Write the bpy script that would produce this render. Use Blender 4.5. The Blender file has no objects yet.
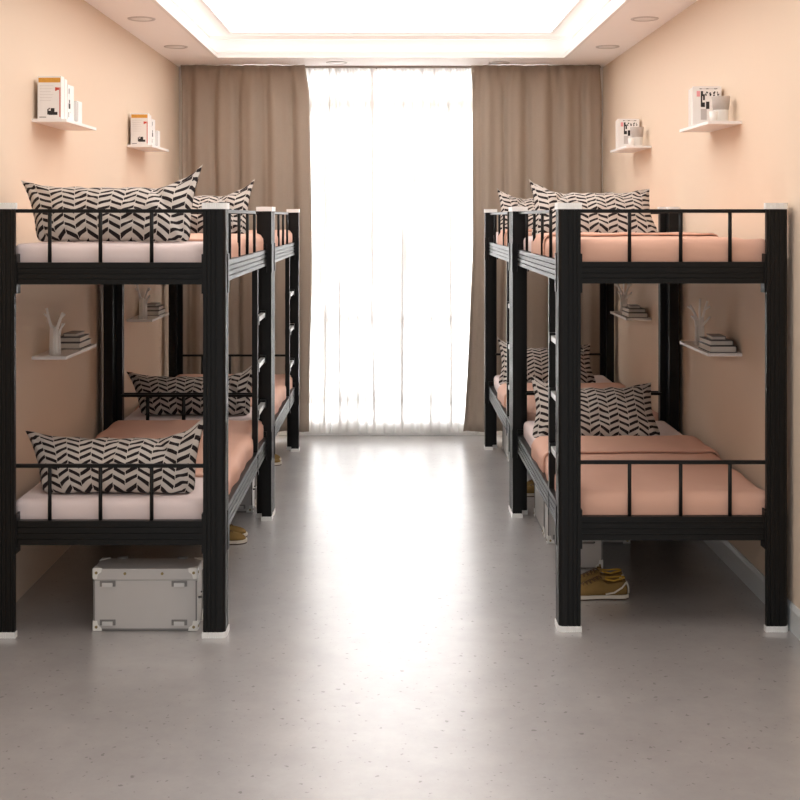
import bpy, bmesh, math, random
from mathutils import Vector, Matrix, noise
random.seed(7)
S = bpy.context.scene
COL = S.collection
PI = math.pi
D2R = math.radians

# ------------------------------------------------------------------ constants
CAMZ = 1.743
WX = 1.695          # side walls
YB = 9.83           # back wall
YF = 2.6            # front edge of the room shell
HC = 2.94           # ceiling

# ------------------------------------------------------------------ materials
def new_mat(name):
    m = bpy.data.materials.new(name); m.use_nodes = True
    nt = m.node_tree
    return m, nt, nt.nodes['Principled BSDF'], nt.links

def simple(name, col, rough=0.5, metal=0.0, spec=0.5, bump=0.0, bscale=60, var=0.0, vscale=8, coat=0.0):
    m, nt, b, L = new_mat(name)
    b.inputs['Base Color'].default_value = (*col, 1)
    b.inputs['Roughness'].default_value = rough
    b.inputs['Metallic'].default_value = metal
    b.inputs['Specular IOR Level'].default_value = spec
    b.inputs['Coat Weight'].default_value = coat
    b.inputs['Coat Roughness'].default_value = 0.15
    tc = nt.nodes.new('ShaderNodeTexCoord')
    if var:
        n = nt.nodes.new('ShaderNodeTexNoise'); n.inputs['Scale'].default_value = vscale; n.inputs['Detail'].default_value = 4
        L.new(tc.outputs['Object'], n.inputs['Vector'])
        r = nt.nodes.new('ShaderNodeMix'); r.data_type = 'RGBA'
        r.inputs[6].default_value = (*[c*(1-var) for c in col], 1)
        r.inputs[7].default_value = (*[min(1, c*(1+var)) for c in col], 1)
        L.new(n.outputs['Fac'], r.inputs[0]); L.new(r.outputs[2], b.inputs['Base Color'])
    if bump:
        n = nt.nodes.new('ShaderNodeTexNoise'); n.inputs['Scale'].default_value = bscale; n.inputs['Detail'].default_value = 3
        L.new(tc.outputs['Object'], n.inputs['Vector'])
        bp = nt.nodes.new('ShaderNodeBump'); bp.inputs['Strength'].default_value = bump; bp.inputs['Distance'].default_value = 0.002
        L.new(n.outputs['Fac'], bp.inputs['Height']); L.new(bp.outputs['Normal'], b.inputs['Normal'])
    return m

def srgb(r, g, b):
    f = lambda c: (c/255/12.92) if c/255 <= 0.04045 else ((c/255+0.055)/1.055)**2.4
    return (f(r), f(g), f(b))

M = {}
M['wall'] = simple('peach_paint', srgb(225,205,184), 0.75, spec=0.25, bump=0.08, bscale=120, var=0.015, vscale=1.5)
M['ceiling'] = simple('ceiling_paint', srgb(250,247,245), 0.8, spec=0.2, var=0.01)
M['white'] = simple('white_paint', srgb(238,236,234), 0.45, var=0.01)
M['base'] = simple('baseboard_paint', srgb(205,208,208), 0.4, var=0.01)
M['black'] = simple('black_powder_coated_metal', (0.0055,0.0055,0.0053), 0.38, spec=0.22)
M['plastic'] = simple('white_plastic', srgb(236,236,234), 0.35, var=0.01)
M['rung'] = simple('satin_steel', srgb(190,190,188), 0.35, metal=0.6, var=0.03)
M['board'] = simple('plywood', srgb(120,95,70), 0.7, var=0.1)
M['mattress'] = simple('pale_pink_cotton', srgb(226,210,207), 0.85, spec=0.15, bump=0.25, bscale=40, var=0.02)
M['blanket'] = simple('salmon_cotton', srgb(212,169,149), 0.72, spec=0.25, bump=0.15, bscale=30, var=0.03)
M['alu'] = simple('grey_case_panel', srgb(193,190,187), 0.42, metal=0.25, bump=0.05, bscale=200, var=0.03)
M['alu_dark'] = simple('grey_case_edge', srgb(128,126,124), 0.4, metal=0.4, var=0.03)
M['lever'] = simple('light_grey_lever', srgb(205,204,202), 0.35, metal=0.2, var=0.02)
M['guard'] = simple('white_case_corner', srgb(232,231,226), 0.35, var=0.01)
M['brass'] = simple('brass_rivet', srgb(150,135,95), 0.35, metal=0.8, var=0.02)
M['suede'] = simple('olive_suede', srgb(134,109,66), 0.9, spec=0.1, bump=0.3, bscale=200, var=0.08, vscale=40)
M['lining'] = simple('yellow_lining', srgb(190,152,66), 0.85, spec=0.1, var=0.05)
M['sole'] = simple('off_white_rubber', srgb(214,206,192), 0.6, var=0.04)
M['sole_dark'] = simple('brown_rubber', srgb(70,55,40), 0.8, var=0.04)
M['lace'] = simple('brown_lace', srgb(92,68,40), 0.9, var=0.05)
M['branch'] = simple('white_ceramic', srgb(240,237,233), 0.4, var=0.02)
M['pages'] = simple('book_pages', srgb(222,216,208), 0.8, var=0.04, vscale=60)
M['cover_dark'] = simple('charcoal_book_cover', srgb(58,54,54), 0.5, var=0.03)
M['cover_grey'] = simple('grey_book_cover', srgb(132,126,122), 0.5, var=0.03)
M['cover_white'] = simple('white_book_cover', srgb(238,236,234), 0.4, var=0.01)
M['ink'] = simple('black_ink', srgb(34,32,34), 0.5, var=0.02)
M['ink_grey'] = simple('grey_ink', srgb(196,190,188), 0.5, var=0.02)
M['ink_red'] = simple('red_ink', srgb(206,70,50), 0.5, var=0.05)
M['ink_pink'] = simple('pink_ink', srgb(232,160,165), 0.5, var=0.05)
M['ink_orange'] = simple('orange_ink', srgb(216,158,62), 0.5, var=0.25, vscale=60)
M['pot'] = simple('grey_speckled_ceramic', srgb(196,188,182), 0.6, var=0.08, vscale=150)
M['pot_white'] = simple('white_glazed_ceramic', srgb(238,236,232), 0.35, var=0.01)
M['ring'] = simple('downlight_ring', srgb(205,200,198), 0.5, var=0.02)
M['track'] = simple('curtain_track_metal', srgb(150,140,132), 0.5, var=0.02)

def glass_mat():
    m, nt, b, L = new_mat('clear_glass')
    out = nt.nodes['Material Output']
    t = nt.nodes.new('ShaderNodeBsdfTransparent'); g = nt.nodes.new('ShaderNodeBsdfGlossy'); g.inputs['Roughness'].default_value = 0.03
    f = nt.nodes.new('ShaderNodeFresnel'); f.inputs['IOR'].default_value = 1.45
    mx = nt.nodes.new('ShaderNodeMixShader')
    L.new(f.outputs[0], mx.inputs[0]); L.new(t.outputs[0], mx.inputs[1]); L.new(g.outputs[0], mx.inputs[2]); L.new(mx.outputs[0], out.inputs[0])
    return m
M['glass'] = glass_mat()

def cloth_mix(name, col, trans, transl, fold_shade=0.0):
    m, nt, b, L = new_mat(name)
    out = nt.nodes['Material Output']
    d = nt.nodes.new('ShaderNodeBsdfDiffuse'); t = nt.nodes.new('ShaderNodeBsdfTranslucent'); tr = nt.nodes.new('ShaderNodeBsdfTransparent')
    for n in (d, t): n.inputs['Color'].default_value = (*col, 1)
    m1 = nt.nodes.new('ShaderNodeMixShader'); m1.inputs[0].default_value = transl
    L.new(d.outputs[0], m1.inputs[1]); L.new(t.outputs[0], m1.inputs[2])
    if trans:
        m2 = nt.nodes.new('ShaderNodeMixShader'); m2.inputs[0].default_value = trans
        L.new(m1.outputs[0], m2.inputs[1]); L.new(tr.outputs[0], m2.inputs[2]); L.new(m2.outputs[0], out.inputs[0])
    else:
        L.new(m1.outputs[0], out.inputs[0])
    tc = nt.nodes.new('ShaderNodeTexCoord'); mp = nt.nodes.new('ShaderNodeMapping'); mp.inputs['Scale'].default_value = (30, 30, 60)
    n = nt.nodes.new('ShaderNodeTexNoise'); n.inputs['Scale'].default_value = 3
    L.new(tc.outputs['Object'], mp.inputs[0]); L.new(mp.outputs[0], n.inputs['Vector'])
    r = nt.nodes.new('ShaderNodeMix'); r.data_type = 'RGBA'
    r.inputs[6].default_value = (*[c*0.94 for c in col], 1); r.inputs[7].default_value = (*[min(1, c*1.04) for c in col], 1)
    L.new(n.outputs['Fac'], r.inputs[0])
    L.new(r.outputs[2], d.inputs['Color']); L.new(r.outputs[2], t.inputs['Color'])
    if fold_shade:              # fold shading painted in as vertical streaks of lower translucency
        mp2 = nt.nodes.new('ShaderNodeMapping'); mp2.inputs['Scale'].default_value = (18, 0, 0.3)
        n2 = nt.nodes.new('ShaderNodeTexNoise'); n2.inputs['Scale'].default_value = 1.0; n2.inputs['Detail'].default_value = 3; n2.inputs['Roughness'].default_value = 0.6
        cr = nt.nodes.new('ShaderNodeMapRange'); cr.interpolation_type = 'SMOOTHSTEP'
        cr.inputs[1].default_value = 0.49; cr.inputs[2].default_value = 0.63; cr.inputs[3].default_value = transl; cr.inputs[4].default_value = transl*(1-fold_shade)
        L.new(tc.outputs['Object'], mp2.inputs[0]); L.new(mp2.outputs[0], n2.inputs['Vector']); L.new(n2.outputs['Fac'], cr.inputs[0]); L.new(cr.outputs[0], m1.inputs[0])
        sc = nt.nodes.new('ShaderNodeMath'); sc.operation = 'MULTIPLY'; sc.inputs[1].default_value = trans/transl; L.new(cr.outputs[0], sc.inputs[0]); L.new(sc.outputs[0], m2.inputs[0])
    return m
M['curtain'] = cloth_mix('taupe_curtain_cloth', srgb(172,158,144), 0.0, 0.10)
M['sheer'] = cloth_mix('white_sheer_voile', srgb(246,245,243), 0.04, 0.62, fold_shade=0.93)

def floor_mat():
    m, nt, b, L = new_mat('polished_concrete')
    tc = nt.nodes.new('ShaderNodeTexCoord')
    def nz(scale, detail, rough=0.6):
        n = nt.nodes.new('ShaderNodeTexNoise'); n.inputs['Scale'].default_value = scale; n.inputs['Detail'].default_value = detail
        n.inputs['Roughness'].default_value = rough; L.new(tc.outputs['Object'], n.inputs['Vector']); return n
    big = nz(1.6, 8, 0.65); mid = nz(6, 8, 0.75); pit = nz(38, 2, 0.5)
    cr = nt.nodes.new('ShaderNodeValToRGB'); e = cr.color_ramp.elements
    e[0].position = 0.32; e[0].color = (*srgb(158,154,152), 1); e[1].position = 0.7; e[1].color = (*srgb(172,168,166), 1)
    L.new(big.outputs['Fac'], cr.inputs[0])
    mul = nt.nodes.new('ShaderNodeMix'); mul.data_type = 'RGBA'; mul.blend_type = 'MULTIPLY'; mul.inputs[0].default_value = 1
    cr2 = nt.nodes.new('ShaderNodeValToRGB'); e = cr2.color_ramp.elements
    e[0].position = 0.3; e[0].color = (0.84,0.84,0.84,1); e[1].position = 0.65; e[1].color = (1,1,1,1)
    L.new(mid.outputs['Fac'], cr2.inputs[0]); L.new(cr.outputs[0], mul.inputs[6]); L.new(cr2.outputs[0], mul.inputs[7])
    cr3 = nt.nodes.new('ShaderNodeValToRGB'); e = cr3.color_ramp.elements
    e[0].position = 0.285; e[0].color = (0.5,0.49,0.48,1); e[1].position = 0.335; e[1].color = (1,1,1,1)
    L.new(pit.outputs['Fac'], cr3.inputs[0])
    mul2 = nt.nodes.new('ShaderNodeMix'); mul2.data_type = 'RGBA'; mul2.blend_type = 'MULTIPLY'; mul2.inputs[0].default_value = 1
    L.new(mul.outputs[2], mul2.inputs[6]); L.new(cr3.outputs[0], mul2.inputs[7])
    L.new(mul2.outputs[2], b.inputs['Base Color'])
    mr = nt.nodes.new('ShaderNodeMapRange'); mr.inputs[3].default_value = 0.28; mr.inputs[4].default_value = 0.34
    L.new(mid.outputs['Fac'], mr.inputs[0]); L.new(mr.outputs[0], b.inputs['Roughness'])
    b.inputs['Specular IOR Level'].default_value = 0.9
    b.inputs['Coat Weight'].default_value = 1.0; b.inputs['Coat IOR'].default_value = 1.6; b.inputs['Coat Roughness'].default_value = 0.27
    bp = nt.nodes.new('ShaderNodeBump'); bp.inputs['Strength'].default_value = 0.12; bp.inputs['Distance'].default_value = 0.003
    L.new(mid.outputs['Fac'], bp.inputs['Height']); L.new(bp.outputs[0], b.inputs['Normal'])
    return m
M['floor'] = floor_mat()

def herringbone():
    m, nt, b, L = new_mat('herringbone_cotton')
    uv = nt.nodes.new('ShaderNodeUVMap'); sp = nt.nodes.new('ShaderNodeSeparateXYZ'); L.new(uv.outputs[0], sp.inputs[0])
    def mth(op, a, bb=None, c=None):
        n = nt.nodes.new('ShaderNodeMath'); n.operation = op
        for i, x in enumerate((a, bb, c)):
            if x is None: continue
            if isinstance(x, (int, float)): n.inputs[i].default_value = x
            else: L.new(x, n.inputs[i])
        return n.outputs[0]
    w, p = 0.057, 0.040
    U = mth('DIVIDE', sp.outputs[0], w)
    k = mth('FLOOR', U); f = mth('SUBTRACT', U, k)
    par = mth('MODULO', mth('ADD', k, 100), 2)            # 0 or 1
    sgn = mth('SUBTRACT', mth('MULTIPLY', par, 2), 1)
    slope = mth('MULTIPLY', mth('SUBTRACT', f, 0.5), mth('MULTIPLY', sgn, 0.030))
    v = mth('ADD', mth('ADD', sp.outputs[1], slope), mth('MULTIPLY', par, 0.007))
    q = mth('FRACT', mth('DIVIDE', v, p))
    s1 = mth('LESS_THAN', q, 0.43)
    gap = mth('LESS_THAN', mth('ABSOLUTE', mth('SUBTRACT', f, 0.5)), 0.475)
    fac = mth('MULTIPLY', s1, gap)
    r = nt.nodes.new('ShaderNodeMix'); r.data_type = 'RGBA'
    r.inputs[6].default_value = (*srgb(194,185,177), 1); r.inputs[7].default_value = (*srgb(36,29,30), 1)
    L.new(fac, r.inputs[0]); L.new(r.outputs[2], b.inputs['Base Color'])
    b.inputs['Roughness'].default_value = 0.8; b.inputs['Specular IOR Level'].default_value = 0.2
    return m
M['herringbone'] = herringbone()

# ------------------------------------------------------------------ mesh helpers
class MB:
    def __init__(s): s.bm = bmesh.new(); s.mi = 0
    def box(s, x0, x1, y0, y1, z0, z1, mi=None, bevel=0):
        vs = [s.bm.verts.new((x, y, z)) for x in (x0, x1) for y in (y0, y1) for z in (z0, z1)]
        idx = [(0,1,3,2),(4,6,7,5),(0,4,5,1),(2,3,7,6),(0,2,6,4),(1,5,7,3)]
        fs = [s.bm.faces.new([vs[i] for i in f]) for f in idx]
        for f in fs: f.material_index = s.mi if mi is None else mi
        if bevel:
            es = {e for f in fs for e in f.edges}
            bmesh.ops.bevel(s.bm, geom=list(es), offset=bevel, segments=2, profile=0.7, affect='EDGES', material=-1)
        return fs
    def prism(s, pts, z0, z1, axis='z', mi=None):
        """polygon pts (a,b) extruded along axis from z0 to z1"""
        def mk(a, b, c):
            return {'z': (a, b, c), 'y': (a, c, b), 'x': (c, a, b)}[axis]
        lo = [s.bm.verts.new(mk(a, b, z0)) for a, b in pts]; hi = [s.bm.verts.new(mk(a, b, z1)) for a, b in pts]
        n = len(pts); fs = []
        for i in range(n):
            fs.append(s.bm.faces.new((lo[i], lo[(i+1) % n], hi[(i+1) % n], hi[i])))
        fs.append(s.bm.faces.new(lo[::-1])); fs.append(s.bm.faces.new(hi))
        for f in fs: f.material_index = s.mi if mi is None else mi
        return fs
    def tube(s, pts, rad, seg=10, mi=None, caps=True, smooth=True):
        pts = [Vector(p) for p in pts]
        if not isinstance(rad, (list, tuple)): rad = [rad]*len(pts)
        rings = []
        for i, p in enumerate(pts):
            if i == 0: d = pts[1]-pts[0]
            elif i == len(pts)-1: d = pts[-1]-pts[-2]
            else: d = (pts[i+1]-pts[i]).normalized() + (pts[i]-pts[i-1]).normalized()
            d.normalize()
            a = d.orthogonal().normalized() if i == 0 else (prev - d*prev.dot(d)).normalized()
            prev = a; bvec = d.cross(a)
            rings.append([s.bm.verts.new(p + rad[i]*(math.cos(2*PI*k/seg)*a + math.sin(2*PI*k/seg)*bvec)) for k in range(seg)])
        fs = []
        for r0, r1 in zip(rings, rings[1:]):
            for k in range(seg):
                fs.append(s.bm.faces.new((r0[k], r0[(k+1) % seg], r1[(k+1) % seg], r1[k])))
        for f in fs: f.smooth = smooth
        if caps:
            fs.append(s.bm.faces.new(rings[0][::-1])); fs.append(s.bm.faces.new(rings[-1]))
        for f in fs: f.material_index = s.mi if mi is None else mi
    def lathe(s, prof, c=(0, 0), seg=32, mi=None):
        rings = []
        for r, z in prof:
            rings.append([s.bm.verts.new((c[0]+r*math.cos(2*PI*k/seg), c[1]+r*math.sin(2*PI*k/seg), z)) for k in range(seg)])
        fs = []
        for r0, r1 in zip(rings, rings[1:]):
            for k in range(seg):
                f = s.bm.faces.new((r0[k], r0[(k+1) % seg], r1[(k+1) % seg], r1[k])); f.smooth = True; fs.append(f)
        fs.append(s.bm.faces.new(rings[0][::-1])); fs.append(s.bm.faces.new(rings[-1]))
        for f in fs: f.material_index = s.mi if mi is None else mi
    def grid(s, fn, nu, nv, uvf=None, mi=0, smooth=True, closed_u=False):
        vs = [[s.bm.verts.new(fn(i/nu, j/nv)) for j in range(nv+1)] for i in range(nu + (0 if closed_u else 1))]
        layer = s.bm.loops.layers.uv.verify() if uvf else None
        for i in range(nu):
            for j in range(nv):
                i2 = (i+1) % len(vs) if closed_u else i+1
                f = s.bm.faces.new((vs[i][j], vs[i2][j], vs[i2][j+1], vs[i][j+1])); f.smooth = smooth; f.material_index = mi
                if uvf:
                    for lp, (a, b) in zip(f.loops, ((i, j), (i+1, j), (i+1, j+1), (i, j+1))): lp[layer].uv = uvf(a/nu, b/nv)
        return vs
    def build(s, name, mats, parent=None, fix=True):
        if fix: bmesh.ops.recalc_face_normals(s.bm, faces=s.bm.faces)
        me = bpy.data.meshes.new(name); s.bm.to_mesh(me); s.bm.free()
        for m in (mats if isinstance(mats, (list, tuple)) else [mats]): me.materials.append(M[m])
        o = bpy.data.objects.new(name, me); COL.objects.link(o)
        if parent: o.parent = parent
        return o

def tag(o, label=None, cat=None, group=None, kind=None):
    if label: o['label'] = label
    if cat: o['category'] = cat
    if group: o['group'] = group
    if kind: o['kind'] = kind
    return o
def thing(name, label, cat, loc=(0,0,0), rz=0, group=None):
    o = bpy.data.objects.new(name, None); COL.objects.link(o); o.empty_display_size = 0.05
    o.location = loc; o.rotation_euler = (0, 0, rz)
    return tag(o, label, cat, group)
def dup(root, loc=None, rz=None, label=None, group=None, parent=None):
    c = root.copy(); COL.objects.link(c)
    if parent: c.parent = parent
    for ch in root.children: dup(ch, parent=c)
    if loc is not None: c.location = loc
    if rz is not None: c.rotation_euler = (0, 0, rz)
    if label: c['label'] = label
    if group: c['group'] = group
    return c
def struct(mb, name, mats, parent=None):
    o = mb.build(name, mats, parent)
    if not parent: o['kind'] = 'structure'
    return o

# ------------------------------------------------------------------ room shell
b = MB(); b.box(-WX-0.1, WX+0.1, 1.0, YB+0.1, -0.1, 0); struct(b, 'floor', 'floor')
b = MB(); b.box(-WX-0.1, -WX, YF, YB+0.1, 0, HC+0.3); struct(b, 'wall_left', 'wall')
b = MB(); b.box(WX, WX+0.1, YF, YB+0.1, 0, HC+0.3); struct(b, 'wall_right', 'wall')
# back wall with a wide window opening
OX, OZ0, OZ1 = 1.30, 0.10, 2.90
b = MB()
b.box(-WX, -OX, YB, YB+0.1, 0, HC+0.3); b.box(OX, WX, YB, YB+0.1, 0, HC+0.3)
b.box(-OX, OX, YB, YB+0.1, 0, OZ0); b.box(-OX, OX, YB, YB+0.1, OZ1, HC+0.3)
struct(b, 'wall_back', 'white')
# ceiling: lowered border with a recessed tray and a cove ledge
TX, TY0, TY1 = 1.305, 3.2, 9.20
CX, CY1, CY0 = 1.42, 9.33, 3.08
b = MB()
for (x0, x1, y0, y1) in ((-WX, -TX, YF, YB), (TX, WX, YF, YB), (-TX, TX, TY1, YB), (-TX, TX, YF, TY0)):
    b.box(x0, x1, y0, y1, HC, HC+0.035)
b.box(-WX, -CX, YF, YB, HC+0.035, HC+0.17); b.box(CX, WX, YF, YB, HC+0.035, HC+0.17)
b.box(-CX, CX, CY1, YB, HC+0.035, HC+0.17); b.box(-CX, CX, YF, CY0, HC+0.035, HC+0.17)
b.box(-WX, WX, YF, YB, HC+0.17, HC+0.3)
# small stepped cornice in the tray
b.box(-CX, CX, CY1-0.05, CY1, HC+0.145, HC+0.17)
b.box(-CX, -CX+0.05, CY0, CY1-0.05, HC+0.145, HC+0.17); b.box(CX-0.05, CX, CY0, CY1-0.05, HC+0.145, HC+0.17)
struct(b, 'ceiling', 'ceiling')
b = MB()                                                     # thin moulding round the tray opening
for (x0, x1, y0, y1) in ((-TX-0.012, -TX+0.012, TY0, TY1+0.012), (TX-0.012, TX+0.012, TY0, TY1+0.012), (-TX+0.012, TX-0.012, TY1-0.012, TY1+0.012)):
    b.box(x0, x1, y0, y1, HC-0.008, HC, bevel=0.002)
struct(b, 'trim_1', 'white')
def baseboard(name, sx):
    b = MB()
    prof = [(0, 0), (0.014, 0), (0.014, 0.095), (0.008, 0.108), (0.004, 0.115), (0, 0.115)]
    b.prism([(sx*(WX-x), z) for x, z in prof], YF, YB, axis='y'); struct(b, name, 'base')
baseboard('baseboard_right', 1)
b = MB(); b.box(-WX+0.014, WX-0.014, YB-0.014, YB, 0, 0.10, bevel=0.003); struct(b, 'baseboard_back', 'white')
# window
w = MB()
for x0, x1 in ((-OX, -OX+0.06), (OX-0.06, OX), (-0.36, -0.31), (0.31, 0.36)):
    w.box(x0, x1, YB+0.02, YB+0.08, OZ0, OZ1)
for z0, z1 in ((OZ0, OZ0+0.04), (0.25, 0.33), (0.90, 0.955), (2.58, 2.70), (OZ1-0.04, OZ1)):
    w.box(-OX, OX, YB+0.022, YB+0.078, z0, z1)
wf = struct(w, 'window_1', 'white')
w = MB(); w.box(-OX+0.05, OX-0.05, YB+0.045, YB+0.051, OZ0+0.05, OZ1-0.08); w.build('glass_pane', 'glass', wf)

# ------------------------------------------------------------------ downlights
dl = thing('ceiling_downlight', 'round recessed downlight at the left side of the ceiling, nearest the viewer', 'ceiling light', (-1.505, 7.42, HC), 0, 'recessed ceiling downlights')
b = MB(); b.lathe([(0.064, -0.0005), (0.066, -0.006), (0.080, -0.006), (0.084, -0.001), (0.084, -0.0003)], seg=40); b.build('ring', 'ring', dl)
b = MB(); b.lathe([(0.001, -0.003), (0.063, -0.003), (0.063, -0.0005)], seg=32); b.build('diffuser', 'white', dl)
for (x, y, t) in ((-1.51, 8.635, 'round recessed downlight at the left side of the ceiling, farther from the viewer'),
                  (1.53, 7.42, 'round recessed downlight at the right side of the ceiling, nearest the viewer'),
                  (1.52, 8.635, 'round recessed downlight at the right side of the ceiling, farther from the viewer'),
                  (-0.42, 9.53, 'round recessed downlight above the sheer curtain, near its left end'),
                  (0.837, 9.53, 'round recessed downlight above the right taupe curtain, near its inner edge')):
    dup(dl, (x, y, HC), 0, t)

def fill_glow_mat():
    m, nt, b, L = new_mat('fill_panel_emission')
    b.inputs['Base Color'].default_value = (0.9, 0.9, 0.9, 1)
    b.inputs['Emission Color'].default_value = (1.0, 0.975, 0.95, 1); b.inputs['Emission Strength'].default_value = PANEL
    return m
PANEL = 2.35
M['fill_glow'] = fill_glow_mat()
pan = thing('fill_light_panel', 'large added luminous fill panel across the recessed tray of the ceiling', 'ceiling light', (0, 6.29, HC+0.17))  # added light source, put in to brighten the upper walls from above
PX, PY = 1.17, 2.70
b = MB()
b.box(-PX-0.02, PX+0.02, -PY-0.02, -PY, -0.02, 0); b.box(-PX-0.02, PX+0.02, PY, PY+0.02, -0.02, 0)
b.box(-PX-0.02, -PX, -PY, PY, -0.02, 0); b.box(PX, PX+0.02, -PY, PY, -0.02, 0)
b.build('frame', 'white', pan)
b = MB(); b.box(-PX, PX, -PY, PY, -0.012, -0.002); b.build('diffuser', 'fill_glow', pan)
# ------------------------------------------------------------------ curtains
def curtain(name, x0, x1, yc, z0, z1, nfold, amp, mat, seedv, flare=0, thick=0.002, edge=None, label='', cat='', group=None):
    rnd = random.Random(seedv)
    ph = [rnd.uniform(-0.6, 0.6) for _ in range(nfold*2+4)]
    am = [rnd.uniform(0.55, 1.25) for _ in range(nfold*2+4)]
    def fn(u, v):
        z = z0 + (z1-z0)*v
        s = u*nfold
        k = int(s); fr = s-k
        a = am[k]*(1-fr) + am[k+1]*fr
        p = ph[k]*(1-fr) + ph[k+1]*fr
        top = max(0, (v-0.93)/0.07)                         # pinch pleats at the heading
        yy = yc + amp*a*math.sin(2*PI*s + p*1.5)*(1-0.45*top) + amp*0.35*math.sin(2*PI*s*2.3 + p*3 + 1.5*v) * (1-top)
        yy += amp*0.35*top*math.sin(2*PI*s*3)
        x = x0 + (x1-x0)*u
        x += 0.012*math.sin(2*PI*s+1.2)*(1-top) + 0.006*noise.noise(Vector((s*1.3, z*1.5, seedv)))
        if edge: x += edge(u, v)
        yy += 0.012*noise.noise(Vector((s*0.9, z*1.1, seedv+5)))
        return (x, yy, z)
    mb = MB(); mb.grid(fn, nfold*16, 40)
    o = mb.build(name, mat, fix=False)
    if thick:
        sm = o.modifiers.new('thickness', 'SOLIDIFY'); sm.thickness = thick
    tag(o, label, cat, group)
    return o
def ledge(u, v): return 0.02*math.sin(PI*v)*(u**3) - 0.02*(v > 0.93)*u**3*(v-0.93)/0.07
def redge(u, v):
    f = max(0, 0.55-v)/0.55
    return -(0.075*f**1.6)*(1-u)**2.2
curtain('curtain', -1.650, -0.655, 9.66, 0.06, HC-0.004, 5, 0.024, 'curtain', 3, edge=ledge,
        label='taupe floor length curtain hanging left of the white sheer', cat='curtain', group='taupe curtains')
curtain('curtain', 0.632, 1.640, 9.66, 0.06, HC-0.004, 5, 0.024, 'curtain', 11, edge=redge,
        label='taupe floor length curtain hanging right of the white sheer', cat='curtain', group='taupe curtains')
curtain('sheer_curtain', -0.80, 0.80, 9.770, 0.03, HC-0.004, 22, 0.019, 'sheer', 21, thick=0,
        label='white translucent sheer curtain glowing with daylight at the window', cat='sheer curtain')
b = MB(); b.box(-1.66, 1.66, 9.735, 9.75, HC-0.018, HC, bevel=0.002); b.box(-1.66, 1.66, 9.79, 9.80, HC-0.018, HC)
tr = b.build('curtain_track', 'track'); tag(tr, 'slim ceiling curtain track above the curtains at the window', 'curtain track')

# ------------------------------------------------------------------ bunk bed
LW, LL = 0.964, 2.065
def post_profile(e=0.0, groove=0.002, ribs=False):
    """L profile, outer corner at the origin, arms along +x (0.108) and +y (0.1)"""
    ax, ay, tx, ty, r = 0.092, 0.100, 0.055, 0.022, 0.021
    pts = [(ax+e, -e)]
    if ribs:
        x = ax-0.004
        while x > r+0.006:
            pts += [(x, -e), (x-0.0012, -e+0.002), (x-0.0024, -e+0.002), (x-0.0036, -e)]; x -= 0.0095
    else:
        for gx in (0.076, 0.058, 0.040):
            pts += [(gx+0.003, 0), (gx+0.0015, groove), (gx-0.0015, groove), (gx-0.003, 0)]
    for k in range(7):
        a = -PI/2 - k/6*PI/2
        pts.append((r + (r+e)*math.cos(a), r + (r+e)*math.sin(a)))
    if not ribs:
        for gy in (0.046, 0.064, 0.082):
            pts += [(0, gy-0.003), (groove, gy-0.0015), (groove, gy+0.0015), (0, gy+0.003)]
    pts += [(-e, ay+e), (tx+e, ay+e), (tx+e, ty+e), (ax+e, ty+e)]
    return pts
def add_post(bed, px, py, sx, sy):
    """px,py = outer corner in bed coordinates"""
    tr = lambda P: [(px+sx*a, py+sy*c) for a, c in P]
    b = MB(); b.prism(tr(post_profile()), 0.02, 1.782); p = b.build('post', 'black', bed)
    b = MB(); b.prism(tr(post_profile(0.004, ribs=True)), 0.0, 0.024); b.build('foot', 'plastic', p)['label'] = 'white ribbed plastic foot'
    b = MB(); b.prism(tr(post_profile(0.004, ribs=True)), 1.776, 1.802); b.build('post_cap', 'plastic', p)['label'] = 'white ribbed plastic cap'
    # bracket plates hugging the rail joints
    for z in (0.43, 1.507):
        q = MB()
        def bx(a0, a1, c0, c1):
            X = sorted((px+sx*a0, px+sx*a1)); Y = sorted((py+sy*c0, py+sy*c1)); q.box(X[0], X[1], Y[0], Y[1], z-0.082, z+0.082)
        bx(0.092, 0.099, 0.004, 0.060); bx(0.026, 0.060, 0.100, 0.108); bx(-0.0035, 0.0, 0.07, 0.108)
        q.build('bracket', 'black', p)
def rail_profile(h, t, n=4, g=0.003):
    """(depth, height) outline with grooves on the outer face (depth 0)"""
    pts = [(0, 0)]
    for k in range(1, n):
        z = h*k/n
        pts += [(0, z-0.0035), (g, z-0.0022), (g, z+0.0022), (0, z+0.0035)]
    pts += [(0, h), (t, h), (t, 0)]
    return pts
HX, HY = LW/2, LL/2
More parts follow.
